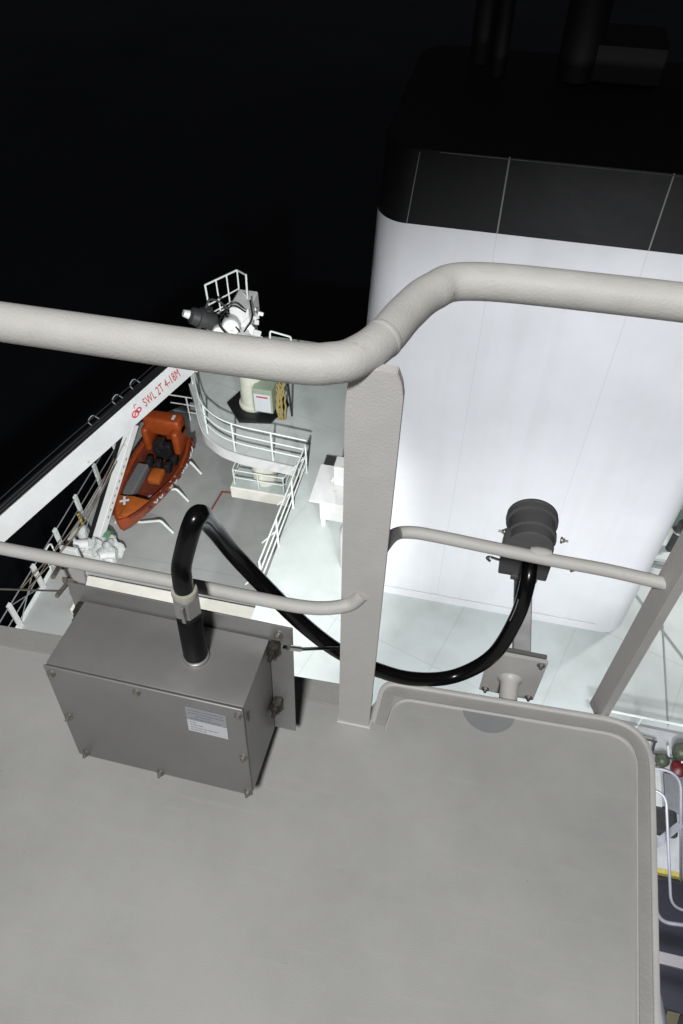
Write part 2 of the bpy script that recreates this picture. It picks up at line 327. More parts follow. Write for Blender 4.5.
bm = B(); box(bm, (cx + .10, cy - .535, -12.72), (cx + .57, cy - .523, -12.10)); obj('notice_board', bm, label_white, cb)
bm = B(); box(bm, (cx + .17, cy - .541, -12.22), (cx + .50, cy - .536, -12.17)); obj('red_stripe', bm, redtxt, cb)
# head casting with machinery
bm = B()
box(bm, (-6.9, 15.6, -11.3), (-6.1, 16.6, -10.5), bev=.06); box(bm, (-6.65, 16.0, -10.6), (-6.1, 16.9, -9.95), bev=.05)
box(bm, (-7.35, 15.75, -11.1), (-6.7, 16.35, -10.7), bev=.04)
obj('head_frame', bm, white, cr)
bm = B(); c0 = pd(262, 315, 20.6)
for i in range(26):
    c = pd(random.uniform(236, 262), random.uniform(308, 345), random.uniform(20.2, 20.6)); s = random.uniform(.05, .15)
    box(bm, (-s, -s, -s * .7), (s, s, s * .7), M=Matrix.Translation(c) @ Euler((random.random(), random.random(), random.random() * 3)).to_matrix().to_4x4(), bev=.015, seg=1)
obj('hydraulic_block', bm, white, cr)
for (x, y, rr) in ((231, 325, .24), (219, 330, .17)):
    bm = B(); p = pd(x, y, 20.0); lathe2(bm, [(-.25, rr * .9), (-.2, rr), (.2, rr), (.25, rr * .85)], p, (.35, -1, .35), 24); obj('winch_drum', bm, white, cr, 40)
for i, pts in enumerate((((246, 312), (232, 306), (219, 322), (228, 336)), ((250, 300), (252, 318), (244, 332)), ((210, 314), (226, 316), (240, 332)))):
    bm = B(); tube(bm, catmull([pd(x, y, 19.6 + .1 * i) for x, y in pts], 8), .022, 8); obj('hydraulic_hose', bm, boot_rubber, cr, 60)
bm = B(); a, b = pd(187, 314, 19.6), pd(214, 322, 20.0); d = (b - a).normalized()
lathe2(bm, [(.05, .12), (.12, .22), (.3, .24), (.32, .28), (.42, .28), (.44, .23), (.72, .24), (.8, .18)], a, d, 22); mo = obj('hoist_motor', bm, dark_grey, cr, 40)
bm = B(); lathe2(bm, [(-.1, .09), (.06, .12)], a, d, 18); obj('motor_cap', bm, white, mo, 40)
bm = B(); p = pd(206, 308, 19.8); tube(bm, catmull([p, p + V((.1, .1, .2)), p + V((.4, .1, .15)), p + V((.5, .2, -.2))], 6), .03, 8); box(bm, p + V((-.1, -.1, -.3)), p + V((.15, .1, 0)), bev=.02); obj('valve_block', bm, dark_grey, mo)
# guard cage on top of the crane
cg = []
D0 = 20.3
P1, P2, P3 = pd(205, 285, 20.0), pd(237, 270, 20.6), pd(246, 275, 20.2)
Q1, Q2, Q3 = pd(211, 317, 20.0), pd(240, 300, 20.6), pd(248, 309, 20.2)
bm = B(); tube(bm, fillet([P1, P2, P3], .05), .028, 8); tube(bm, [P1, Q1], .028, 8); tube(bm, [P3, Q3], .028, 8); tube(bm, [Q1, Q2, Q3], .024, 8)
for t in (.33, .66): tube(bm, [P1.lerp(P2, t), Q1.lerp(Q2, t)], .022, 8)
tube(bm, [P2, Q2], .024, 8); tube(bm, [P1.lerp(Q1, .62), P2.lerp(Q2, .62), P3.lerp(Q3, .62)], .022, 8)
tube(bm, [P1.lerp(Q1, .9), P2.lerp(Q2, .9)], .02, 8)
obj('guard_cage', bm, railw, cr, 50)
bm = B(); a, b, c, d_ = pd(270, 331, 21), pd(291, 337, 21), pd(270, 352, 21), pd(291, 356, 21)
tube(bm, fillet([c, a, b, d_], .06), .028, 8); tube(bm, [a.lerp(c, .7), b.lerp(d_, .3)], .02, 8); obj('guard_cage', bm, railw, cr, 50)
# boom
A0 = pd(200, 349, 20.3); A1 = pd(-120, 634, 17.0); dB = (A1 - A0).normalized(); LB = (A1 - A0).length
xs = V((0, 0, 1)).cross(dB).normalized(); zs = dB.cross(xs).normalized()     # xs points to -Y x ... side axis
side = xs if xs.dot(EYE - A0) > 0 else -xs                                       # the side that faces starboard
MB_ = Matrix.Translation(A0) @ Matrix((dB, side, zs if zs.z > 0 else -zs)).transposed().to_4x4()
HB = .80
bm = B(); vs = bmesh.ops.create_cube(bm, size=1)['verts']
for v in vs:
    v.co = V(((v.co.x + .5) * (LB + .5) - .2, v.co.y * .26, v.co.z * (HB if v.co.x < 0 else HB * .82)))
bmesh.ops.bevel(bm, geom=bm.edges[:], offset=.02, segments=2, affect='EDGES'); bmesh.ops.transform(bm, matrix=MB_, verts=bm.verts[:])
boom = obj('boom', bm, mat('boom_white', (.56, .565, .57), .5, var=.07, vscale=1.5, wear=((.42, .38, .33), 4, .68)), cr)
bm = B()
for yy, zz, rr in ((-.05, HB / 2 + .03, .02), (.05, HB / 2 + .03, .02), (-.12, HB / 2 + .16, .012), (.0, HB / 2 + .28, .012)):
    tube(bm, [MB_ @ V((0.3 + q * (LB - .3) / 10, yy, zz + (0 if rr > .02 else -.02 * math.sin(q)))) for q in range(11)], rr, 8)
box(bm, (.4, -.12, HB / 2 + .002), (LB, .12, HB / 2 + .03), M=MB_)  # black strip under the hoses stands in for the unlit boom top
obj('hoses_and_shade', bm, blackp, boom)
for q in (1.9, 2.5, 3.3):
    bm = B(); tube(bm, fillet([MB_ @ V((q, -.1, HB / 2)), MB_ @ V((q + .1, -.1, HB / 2 + .28)), MB_ @ V((q + .3, -.1, HB / 2 + .2)), MB_ @ V((q + .25, -.1, HB / 2))], .1), .014, 8); obj('rope_guide', bm, mid_grey, boom)
bm = B(); cyl(bm, MB_ @ V((.1, -.3, 0)), MB_ @ V((.1, .3, 0)), .2, 24); box(bm, (-.35, -.24, -.34), (.5, -.17, .34), M=MB_, bev=.03); box(bm, (-.35, .17, -.34), (.5, .24, .34), M=MB_, bev=.03); obj('boom_hinge', bm, white, boom, 40)
def lettering(name, txt, size, M, m, parent, depth=.004):
    cu = bpy.data.curves.new('t', 'FONT'); cu.body = txt; cu.size = size; cu.extrude = depth; cu.space_character = 1.08
    to = bpy.data.objects.new('t', cu); C.objects.link(to); dg = bpy.context.evaluated_depsgraph_get(); dg.update()
    me = bpy.data.meshes.new_from_object(to.evaluated_get(dg)); bpy.data.objects.remove(to); bpy.data.curves.remove(cu)
    bm = B(); bm.from_mesh(me); bpy.data.meshes.remove(me); bmesh.ops.transform(bm, matrix=M, verts=bm.verts[:]); return obj(name, bm, m, parent)
# side face frame: text runs from outboard towards the crane head (x = -dB), up = boom up, out = side
upB = (zs if zs.z > 0 else -zs)
def on_boom(s, h): return Matrix.Translation(A0 + dB * s + side * .134 + upB * h) @ Matrix((-dB, upB, (-dB).cross(upB))).transposed().to_4x4()
def proj_x(p): v = p - EYE; return 341.5 + F * v.dot(rt) / v.dot(fw)
def s_at(xp): return min((k * .01 for k in range(0, 900)), key=lambda q: abs(proj_x(A0 + dB * q + side * .134) - xp))
sS, sE = s_at(144), s_at(180); TXS = (sS - sE) / (.36 * 2.85)
tx = lettering('lettering', 'SWL 2T 4-18M', .42, on_boom(sS, -.12) @ Matrix.Diagonal((.36, 1, 1, 1)) @ Matrix.Diagonal((TXS, 1, 1, 1)), redtxt, boom)
tw = max((v.co - V((0, 0, 0))).dot(-dB) for v in tx.data.vertices) - min(v.co.dot(-dB) for v in tx.data.vertices); print('text', tw, sS - sE)
bm = B(); Mo = on_boom(s_at(134.5), -.06)
for (dx, dy, r_) in ((0, .0, .10), (.13, .03, .07)):
    tube(bm, [Mo @ V((dx + r_ * math.cos(t * .5236), dy + r_ * math.sin(t * .5236), .002)) for t in range(13)], .018, 6)
tube(bm, [Mo @ V((-.08, -.08, .002)), Mo @ V((.08, .1, .002))], .016, 6); tube(bm, [Mo @ V((.05, .18, .002)), Mo @ V((.08, .28, .002)), Mo @ V((.14, .24, .002))], .012, 6)
obj('emblem', bm, redtxt, boom)
# rope ladder hanging behind the control cabinet, black pole
ld = thing('rope_ladder', 'yellow rope bundle hanging on the platform right of the crane column', 'rope', pz(288, 420, -13))
bm = B()
for k in range(6):
    rnd = random.Random(k); x0 = 278 + k * 1.3
    tube(bm, catmull([pz(x0 + rnd.uniform(-2, 2) - q * .2, 420 - q * 4.6, -12.95 + .11 * q) for q in range(10)], 4), .03, 6)
obj('coil', bm, ropey, ld)
bm = B(); tube(bm, [pz(292, 416, -13), pz(288, 384, -11.9)], .03, 8); tag(obj('black_pole', bm, blackp), 'thin black pole standing beside the yellow rope bundle', 'pole')
# ================================================================ RESCUE BOAT
bt = thing('rescue_boat', 'open orange rescue boat with white cross on its foredeck, resting on the boat deck', 'boat', (-9.15, 14.5, -16))
st = [(12.05, -9.33, -9.27, .16), (12.28, -9.52, -9.02, .12), (12.6, -9.70, -8.83, .09), (13.1, -9.86, -8.62, .05), (13.6, -9.96, -8.45, .02), (14.1, -10.02, -8.30, 0), (14.7, -10.04, -8.22, 0), (15.3, -10.0, -8.26, 0), (16.0, -9.88, -8.42, 0)]
def loft(bm, secs):
    rings = [[bm.verts.new(p) for p in s] for s in secs]
    for i in range(len(rings) - 1):
        for k in range(len(rings[0]) - 1): bm.faces.new((rings[i][k], rings[i][k + 1], rings[i + 1][k + 1], rings[i + 1][k]))
    return rings
GZ = -15.0
bm = B(); secs = []
for y, l, r_, dz in st:
    c = (l + r_) / 2; hw = (r_ - l) / 2; z = GZ + dz; k = -.72 + .3 * max(0, (12.9 - y)); iw = max(hw - .13, .01)
    secs.append([V((c - iw, y + (.12 if y < 12.2 else 0), z - .02)), V((l, y, z)), V((l - .01, y, z - .12)), V((c - hw * .86, y + .05, z - .42)), V((c - hw * .4, y + .15, GZ + k)), V((c, y + .2, GZ + k - .05)), V((c + hw * .4, y + .15, GZ + k)), V((c + hw * .86, y + .05, z - .42)), V((r_ + .01, y, z - .12)), V((r_, y, z)), V((c + iw, y + (.12 if y < 12.2 else 0), z - .02))])
rg = loft(bm, secs); bm.faces.new(rg[-1]); bm.faces.new(rg[0][::-1]); obj('hull', bm, orange, bt, 50)
bm = B(); secs = []
for y, l, r_, dz in st[2:]:
    c = (l + r_) / 2; iw = (r_ - l) / 2 - .12; secs.append([V((c - iw, y, GZ + dz - .03)), V((c - iw * .85, y, GZ - .42)), V((c + iw * .85, y, GZ - .42)), V((c + iw, y, GZ + dz - .03))])
loft(bm, secs); obj('inner_floor', bm, maroon, bt)
bm = B(); secs = []
for y, l, r_, dz in [s for s in st if s[0] < 13.3]:
    c = (l + r_) / 2; iw = max((r_ - l) / 2 - .10, .02); secs.append([V((c - iw, y + (.1 if y < 12.2 else 0), GZ + dz + .0)), V((c, y + (.1 if y < 12.2 else 0), GZ + dz + .06)), V((c + iw, y + (.1 if y < 12.2 else 0), GZ + dz + .0)), V((c + iw, y + .1, GZ - .2)), V((c - iw, y + .1, GZ - .2)), V((c - iw, y + (.1 if y < 12.2 else 0), GZ + dz))])
rg = loft(bm, secs); bmesh.ops.contextual_create(bm, geom=[v for v in rg[-1]][:5]); fd = obj('foredeck', bm, orange_l, bt)
bm = B(); c = V((-9.42, 12.85, GZ + .135)); Mx = Matrix.Translation(c) @ Matrix.Rotation(R(8), 4, 'X') @ Matrix.Rotation(R(22), 4, 'Z')
box(bm, (-.15, -.035, 0), (.15, .035, .02), M=Mx); box(bm, (-.035, -.15, .001), (.035, .15, .021), M=Mx); obj('white_cross', bm, label_white, fd)
bm = B(); box(bm, (-9.85, 13.3, -15.42), (-9.45, 14.7, -15.12), bev=.06); obj('side_seat', bm, seat_grey, bt)
bm = B(); box(bm, (-9.3, 14.1, -15.42), (-8.85, 14.65, -15.15), bev=.08); obj('engine_box', bm, orange_l, bt, 40)
bm = B(); lathe2(bm, [(0, .09), (.02, .09)], (-9.0, 13.6, -15.42), (0, 0, 1), 18); obj('drain_hatch', bm, mid_grey, bt)
bm = B(); box(bm, (-9.5, 15.2, -15.42), (-8.85, 15.45, -14.75), bev=.06); box(bm, (-9.33, 15.1, -14.9), (-9.03, 15.4, -14.55), bev=.04)
cn = obj('steering_console', bm, blackp, bt)
bm = B(); tube(bm, [V((-9.12 + .17 * math.cos(t * .524), 15.05, -14.72 + .17 * math.sin(t * .524))) for t in range(13)], .02, 8); obj('steering_wheel', bm, blackp, cn)
for (x, y) in ((-9.5, 14.85), (-9.15, 14.8), (-8.72, 15.1), (-8.8, 14.75)):
    bm = B(); box(bm, (x - .12, y - .14, -15.35), (x + .12, y + .14, -15.02), bev=.07); obj('seat', bm, blackp, bt, 40)
bm = B(); box(bm, (-9.80, 15.2, -15.1), (-9.56, 16.0, -14.2), bev=.10, seg=3); box(bm, (-8.76, 15.2, -15.1), (-8.50, 16.0, -14.2), bev=.10, seg=3); box(bm, (-9.80, 15.45, -14.6), (-8.50, 15.98, -13.95), bev=.12, seg=3); box(bm, (-9.7, 15.93, -15.2), (-8.55, 16.03, -14.2), bev=.03)
cp = obj('stern_canopy', bm, orange, bt, 40)
bm = B(); box(bm, (-8.80, 15.6, -13.95), (-8.70, 15.8, -13.93), M=None, bev=.01); obj('reflective_tape', bm, label_white, cp)
for k in range(13):   # looped grab lines / fender along the starboard gunwale
    t = k / 12; y = 12.9 + t * 2.7
    import bisect
    for i in range(len(st) - 1):
        if st[i][0] <= y <= st[i + 1][0]:
            f_ = (y - st[i][0]) / (st[i + 1][0] - st[i][0]); xr = st[i][2] * (1 - f_) + st[i + 1][2] * f_; xl = st[i][1] * (1 - f_) + st[i + 1][1] * f_
    bm = B(); tube(bm, catmull([V((xr + .01, y, GZ + .02)), V((xr + .06, y + .06, GZ - .1)), V((xr + .06, y + .16, GZ - .1)), V((xr + .01, y + .22, GZ + .02))], 4), .03, 7); obj('grab_line', bm, canvas if k % 3 else maroon, bt)
bm = B(); pp = []
for y, l, r_, dz in st[1:]: pp.append(V((r_ + .02, y, GZ + dz)))
tube(bm, catmull(pp, 5), .045, 8); obj('fender', bm, maroon, bt, 60)
bm = B(); pp = [V((l - .02, y, GZ + dz)) for y, l, r_, dz in st[1:]]; tube(bm, catmull(pp, 5), .045, 8); obj('fender', bm, maroon, bt, 60)
for y in (12.9, 14.2, 15.4):
    bm = B()
    tube(bm, fillet([(-9.12 - .8, y, -15.99), (-9.12 - .62, y, -15.55), (-9.12, y, -15.78), (-9.12 + .74, y, -15.5), (-9.12 + 1.05, y, -15.99)], .1), .04, 8)
    tag(obj('boat_cradle', bm, railw), {12.9: 'white tubular cradle under the bow of the rescue boat', 14.2: 'white tubular cradle under the middle of the rescue boat', 15.4: 'white tubular cradle under the stern of the rescue boat'}[y], 'cradle', 'boat cradles')
bt.scale = (.92, .97, 1); bt.location.x += .03
# ================================================================ DAVIT beside the boat
dv = thing('boat_davit', 'slim white davit arm leaning beside the rescue boat, canvas at its foot', 'davit', pz(95, 556, -16))
a, b = pz(94, 552, -15.7), pd(133, 424, 21.2); d = (b - a).normalized(); sd = V((0, 0, 1)).cross(d).normalized(); sd = sd if sd.dot(EYE - a) > 0 else -sd
un = d.cross(sd); un = un if un.z > 0 else -un; Md = Matrix.Translation(a) @ Matrix((d, sd, un)).transposed().to_4x4()
bm = B(); box(bm, (0, -.12, -.12), ((b - a).length, .12, .12), M=Md, bev=.015); ar = obj('arm', bm, white, dv)
for k in range(9):
    bm = B(); s = 1.1 + k * .22; box(bm, (s, .121, -.025), (s + .08, .125, .025), M=Md); obj('scale_mark', bm, mid_grey, ar)
bm = B(); box(bm, (0.2, -.26, -.08), ((b - a).length, -.125, .12), M=Md); obj('arm_shade_strip', bm, blackp, ar)  # black strip standing in for the shaded left side of the arm
bm = B(); box(bm, (a.x - .25, a.y - .2, -16), (a.x + .25, a.y + .25, -15.6), bev=.03); obj('foot', bm, white, dv)
for dx, dy, rr in ((.55, -.1, .16), (-.35, .1, .2)):
    bm = B(); q = V((a.x + dx, a.y + dy, -15.55)); lathe2(bm, [(-.22, rr), (-.19, rr * .7), (.19, rr * .7), (.22, rr)], q, (1, .3, 0), 20); box(bm, q + V((-.12, -.12, -.45)), q + V((.12, .12, -.1)), bev=.01); obj('winch_drum', bm, white, dv, 40)
bm = B(); tube(bm, catmull([a + V((.55, 0, .1)), a + V((.3, .1, .5)), a + V((.1, 0, 1.2)), b], 6), .012, 6); obj('fall_wire', bm, mid_grey, dv)
def cloth_lump(name, cen, s, m, parent=None, seed=1, amp=.3):
    rnd = random.Random(seed); bm = B(); bmesh.ops.create_icosphere(bm, subdivisions=4, radius=1)
    ks = [(V((rnd.gauss(0, 1), rnd.gauss(0, 1), rnd.gauss(0, 1))).normalized(), rnd.uniform(2, 7), rnd.uniform(0, 6)) for _ in range(9)]
    for v in bm.verts:
        f_ = 1 + amp * sum(abs(math.sin(v.co.dot(k) * fr + ph)) for k, fr, ph in ks) / 4 - amp; v.co = V((v.co.x * s[0], v.co.y * s[1], v.co.z * s[2])) * f_ + V(cen)
    return obj(name, bm, m, parent, 25)
tag(cloth_lump('canvas_cover', pz(107, 549, -15.65), (.30, .24, .25), canvas, seed=3, amp=1.2), 'crumpled white canvas bundle wrapped at the foot of the davit', 'canvas')
tag(cloth_lump('green_cloth', pz(105, 536, -15.5), (.24, .2, .24), green_cloth, seed=5), 'small green cloth poking out above the white canvas bundle', 'cloth')
tag(cloth_lump('white_float', pz(84, 533, -15.5), (.17, .2, .28), canvas, seed=8, amp=.1), 'small white float hanging left of the davit foot', 'float')
bm = B(); tube(bm, [pz(78, 514, -15.1), pz(86, 532, -15.4)], .045, 8); tag(obj('yellow_handle', bm, yellow), 'short yellow handle sticking up over the ship side by the white float', 'handle')
# ship's side railing: wires and flat white stanchions
sr = thing('side_railing', 'low wire railing with flat white posts on the dark ship side', 'railing', (-10.9, 9, -16))
for z, x in ((1.0, -10.9), (.55, -10.9)):
    bm = B(); tube(bm, [(x, 6.5, -16 + z), (x, 17.2, -16 + z)], .018, 6); obj('wire', bm, mid_grey, sr)
for y in (7.6, 8.9, 10.2, 11.5, 12.8, 14.1, 15.4, 16.7):
    bm = B(); box(bm, (-10.94, y - .07, -16), (-10.86, y + .07, -14.92), bev=.008); obj('post', bm, white if y < 11 else railw, sr)
bm = B(); tube(bm, [(-10.93, 9.0, -15.9), (-10.93, 10.2, -15.1)], .016, 6); tube(bm, [(-10.93, 9.0, -15.1), (-10.93, 10.2, -15.9)], .016, 6); obj('cross_wire', bm, mid_grey, sr)
bm = B(); tube(bm, fillet([(-10.75, 10.6, -16), (-10.75, 10.6, -14.85), (-10.75, 11.0, -14.85), (-10.75, 11.0, -16)], .15), .025, 8); tag(obj('hoop', bm, railw), 'white bent pipe hoop at the deck edge behind the lower handrail', 'hoop')
bm = B(); box(bm, (-10.45, 10.9, -16), (-9.95, 11.02, -14.9), bev=.02); tag(obj('white_screen', bm, white), 'upright white steel plate between the hoop and the canvas bundle', 'plate')
bm = B(); box(bm, (-11.0, 6, -16.0), (-10.94, 17.2, -15.9)); tag(obj('deck_edge_bar', bm, railw), 'white bar along the outer edge of the boat deck', 'edge bar')
sb = thing('stern_railing', 'white railing behind the orange boat at the deck end', 'railing', (-8.4, 18.0, -16))
for z in (1.0, .66, .33):
    bm = B(); tube(bm, [(-9.9, 17.75, -16 + z), (-6.5, 17.75, -16 + z)], .022, 8); obj('rail', bm, railw, sb)
for x in (-9.3, -8.5, -7.7, -6.9):
    bm = B(); tube(bm, [(x, 17.75, -16), (x, 17.75, -15)], .028, 8); obj('post', bm, railw, sb)
bm = B()
for o_ in (0, .35): tube(bm, catmull([pd(20 + o_ * 20, 590, 20), pd(72 + o_ * 20, 530, 20.4), pd(104 + o_ * 14, 478, 21), pd(128 + o_ * 8, 430, 22)], 6), .018, 6)
tag(obj('guy_rope', bm, ropeb), 'brown ropes running outside the ship side past the davit', 'rope')
# ================================================================ LOCKER by the post
lk = thing('deck_locker', 'white deck locker on legs with open lid beside the handrail post', 'locker', (-2.75, 12.1, -13))
bm = B(); box(bm, (-3.2, 11.75, -12.75), (-1.9, 12.6, -12.0), bev=.02); obj('cabinet', bm, white, lk)
bm = B(); box(bm, (-3.42, 11.6, -11.99), (-1.8, 12.85, -11.94), bev=.012); obj('top', bm, white, lk)
for x, y in ((-3.12, 11.83), (-3.12, 12.5), (-2.0, 11.83), (-2.0, 12.5)):
    bm = B(); box(bm, (x - .06, y - .06, -13), (x + .06, y + .06, -12.74)); obj('leg', bm, white, lk)
bm = B(); box(bm, (-2.95, 12.2, -11.935), (-2.2, 12.6, -11.3), M=None, bev=.03); tube(bm, [(-3.0, 12.3, -11.9), (-2.6, 12.75, -11.1)], .05, 8); obj('lid', bm, white, lk)
bm = B(); lathe2(bm, [(0, .42), (1.2, .42), (1.3, .36)], (-2.05, 10.8, -13), (0, 0, 1), 28); tag(obj('white_drum', bm, white, None, 40), 'white rounded drum half hidden behind the handrail post', 'drum')
# ================================================================ RIGHT: gap beside the funnel
vn = thing('pipe_manifold', 'grey pipe stack on the deck right of the funnel corner', 'pipes', (5.3, 12.6, -13))
bm = B(); tube(bm, fillet([(5.3, 12.9, -13), (5.3, 12.9, -11.9), (5.3, 12.2, -11.9)], .2), .10, 12); obj('pipe', bm, dark_grey, vn, 50)
bm = B(); lathe2(bm, [(0, .16), (.05, .16)], (5.3, 12.9, -12.3), (0, 0, 1), 18); obj('flange', bm, bright_steel, vn)
bm = B(); tube(bm, [(4.6, 12.3, -12.9), (5.5, 12.3, -12.9)], .05, 8); obj('branch_pipe', bm, mid_grey, vn)
bm = B(); box(bm, (5.1, 13.6, -13), (6.4, 14.4, -11.8), bev=.05); tag(obj('air_duct', bm, mat('vent_green', (.20, .26, .235), .5, var=.1, vscale=2)), 'green grey vent casing glimpsed past the funnel corner', 'vent')
# pipes / rails crossing the lit deck at right
er = thing('deck_edge_railing', 'thin grey pipe rail crossing the lit deck right of the corner post', 'railing', (4, 7.6, -12))
for x0, z in ((0, -11.95), (0, -12.25)):
    bm = B(); tube(bm, [py(600, 714, 7.4) .lerp(py(600, 714, 7.4), 0) * 0 + V((3.3, 7.62, z)), V((9, 7.62, z))], .026, 8); obj('rail', bm, mid_grey if z < -12 else railw, er)
for x in (4.2, 5.6, 7.0):
    bm = B(); tube(bm, [(x, 7.62, -13), (x, 7.62, -11.95)], .02, 8); obj('post', bm, railw, er)
bm = B(); tube(bm, [pz(636, 595, -12.98), pz(700, 680, -12.98)], .022, 6); tube(bm, [pz(662, 610, -12.98), pz(668, 725, -12.98)], .018, 6)
o = obj('grey_deck_lines', bm, mat('line_grey', (.26, .29, .29), .6)); tag(o, 'two thin grey lines lying across the lit deck right of the corner post', 'hose')  # thin grey lines across the deck, drawn as two low tubes
# ================================================================ LOWER RIGHT: tank platform, navy deck
struct('lower_deck', prism(B(), [(2.0, -3), (12, -3), (12, 5.2), (2.0, 5.2)], -13.5, -13.4), navy)
bm = B(); prism(bm, [(3.6, 5.25), (12, 5.25), (12, 7.998), (3.6, 7.998)], -13.3, -13.004); struct('tank_top', bm, mat('tank_top_grey', (.40, .41, .42), .5, var=.15, vscale=2))
bm = B(); box(bm, (3.3, 5.17, -13.1), (9, 5.25, -12.98)); o = struct('yellow_edge', bm, yellow)
bm = B(); p = pz(655, 957, -11.6); box(bm, (p.x - 1, p.y - .07, -11.68), (p.x + 3, p.y + .10, -11.6), bev=.01); tag(obj('grey_beam', bm, mat('beam_grey', (.16, .15, .155), .5)), 'pale grey beam crossing the navy deck at the lower right edge', 'beam')
bm = B(); c = pz(664, 822, -12.95); box(bm, (c.x - .30, c.y - .27, -13.0), (c.x + .23, c.y + .27, -12.88), bev=.08, seg=3); tag(obj('hatch_cover', bm, dark_grey), 'dark rounded hatch cover on the grey platform at lower right', 'hatch')
def px_tube(name, pts, z, r, m, label, cat, group=None, parent=None, fil=.15):
    bm = B(); tube(bm, fillet([pz(x, y, zz if isinstance(z, (list, tuple)) else z) for (x, y), zz in zip(pts, z if isinstance(z, (list, tuple)) else [z] * len(pts))], fil), r, 10)
    o = obj(name, bm, m, parent, 60); return tag(o, label, cat, group) if label else o
bare = mat('tube_grey', (.045, .045, .052), .5, metal=.1, var=.1, vscale=7)
px_tube('bent_rail', [(640, 766), (681, 772), (681, 828), (681, 880)], [-8, -8, -8.6, -10], .022, bare, 'wide bent grey tube rail nearest the right edge of the picture', 'rail', 'bent tube rails at lower right', fil=.3)
px_tube('bent_rail', [(640, 787), (666, 793), (671, 908), (700, 913)], [-8, -8, -9, -9], .019, bare, 'middle bent grey tube rail crossing the dark hatch', 'rail', 'bent tube rails at lower right', fil=.2)
px_tube('bent_rail', [(650, 775), (653.5, 810), (656.5, 922), (700, 927)], [-8, -8, -9, -9], .026, bare, 'bent grey tube rail hugging the edge of the near platform', 'rail', 'bent tube rails at lower right', fil=.2)
bm = B(); a, b = pz(646, 852, -8.6), pz(690, 817, -8.6); box(bm, (0, -.045, -.012), ((b - a).length, .045, .012), M=Matrix.Translation(a) @ Matrix.Rotation(math.atan2((b - a).y, (b - a).x), 4, 'Z')); tag(obj('diagonal_bar', bm, bare), 'flat grey bar slanting between the bent tube rails', 'bar')
bm = B(); q = pz(668, 790, -12.9); box(bm, q + V((-.06, -.40, -.08)), q + V((1.0, .35, .0)), bev=.03, seg=3); tag(obj('grey_panel', bm, mid_grey), 'rounded blue grey panel below the red valve', 'panel')
bm = B(); q = pz(655, 785, -12.9); box(bm, q + V((-.45, -.40, -.08)), q + V((.13, .40, .0)), bev=.02); tag(obj('white_panel', bm, white), 'flat white panel beside the near platform corner below the valves', 'panel')  # plain white panel lying on the deck
va = tag(obj('mushroom_vent', lathe2(B(), [(-.25, .05), (-.02, .05), (0, .12), (.1, .14), (.16, .11), (.2, .04)], pz(661, 762, -12.8), (0, 0, 1), 18), olive, None, 40), 'smaller olive vent head left of the red valve', 'vent', 'olive vent heads')
vb = tag(obj('mushroom_vent', lathe2(B(), [(-.3, .06), (-.02, .06), (0, .16), (.14, .18), (.22, .14), (.26, .05)], pz(680, 754, -12.75), (0, 0, 1), 18), olive, None, 40), 'larger olive vent head above the red valve at the right edge', 'vent', 'olive vent heads')
rv = thing('red_valve', 'dark red round valve at the right edge below the olive vent heads', 'valve', pz(680, 768, -12.8))
bm = B(); lathe2(bm, [(-.15, .06), (-.12, .15), (.02, .17), (.08, .1), (.1, .03)], pz(680, 768, -12.8), (0, 0, 1), 20); obj('valve_body', bm, red, rv, 40)
bm = B(); q = pz(681, 762, -12.6); tube(bm, [q, q + V((.15, 0, .04))], .03, 8); obj('spindle', bm, bright_steel, rv)
fr = thing('tube_stand', 'small grey pipe frame just outside the near platform corner', 'frame', pd(650, 745, 12))
for pts in (((642, 738), (657, 742)), ((655, 742), (652, 753)), ((644, 750), (675, 760)), ((668, 746), (669, 757))):
    bm = B(); tube(bm, [pz(x, y, -12.75) for x, y in pts], .022, 8); obj('bar', bm, bare if pts[0][0] != 668 else white, fr)
hz = thing('hazard_kerb', 'kerb with black and yellow stripes on the navy deck at the bottom right', 'kerb', pz(670, 1010, -12))
for k in range(9):
    a = pz(655, 1006, -13.2) + V((.20 * k, -.02 * k, 0)); bm = B(); prism(bm, [(a.x, a.y), (a.x + .20, a.y), (a.x + .12, a.y - .22), (a.x - .08, a.y - .22)], -13.39, -13.2); obj('stripe', bm, mat('hazard_yellow', (.07, .06, .03), .6) if k % 2 else blackp, hz)
px_tube('curved_pipe', [(652, 985), (657, 1000), (664, 1040)], -9, .07, bare, 'thick grey curved pipe in the bottom right corner beside the near platform', 'pipe', fil=.3)
# ================================================================ NEAR PLATFORM
np_ = None
def P0(x, y, z=0): p = pz(x, y, z); return (p.x, p.y)
eA, eB = pz(0, 626, 0), pz(336, 684, 0)
def ye(x): return eA.y + (eB.y - eA.y) * (x - eA.x) / (eB.x - eA.x)
yl = ye(-.12)
outer = [(-4, -2.5), (-4, yl), (-.112, yl + .002)] 
oc = [V((-.106, .775, 0)), V((-.100, .890, 0)), V((.535, .915, 0)), V((.522, .30, 0)), V((.505, -2.5, 0))]
ocf = fillet([oc[0], oc[1], V((-.02, .893, 0))], .075)[:-1] + fillet([V((-.02, .893, 0)), oc[2], oc[3]], .115, 12)[1:-1] + [oc[3], oc[4]]
slab = [(-4, -2.5), (-4, ye(-4)), (-.125, yl)] + [(p.x, p.y) for p in ocf]
slab = [q for i, q in enumerate(slab)]
pf = thing('platform', 'pale grey painted steel platform filling the foreground, with raised rounded rim', 'platform', (0, 0, 0))
bm = B(); prism(bm, slab, -.055, -.007); obj('slab', bm, kerb_shade_paint, pf)
def inset(pts, d):
    out = []; n = len(pts)
    for i in range(n):
        a = pts[max(i - 1, 0)]; b = pts[min(i + 1, n - 1)]; t = (b - a).normalized(); out.append(pts[i] + V((t.y, -t.x, 0)) * d)
    return out
inn = inset(ocf, .006)
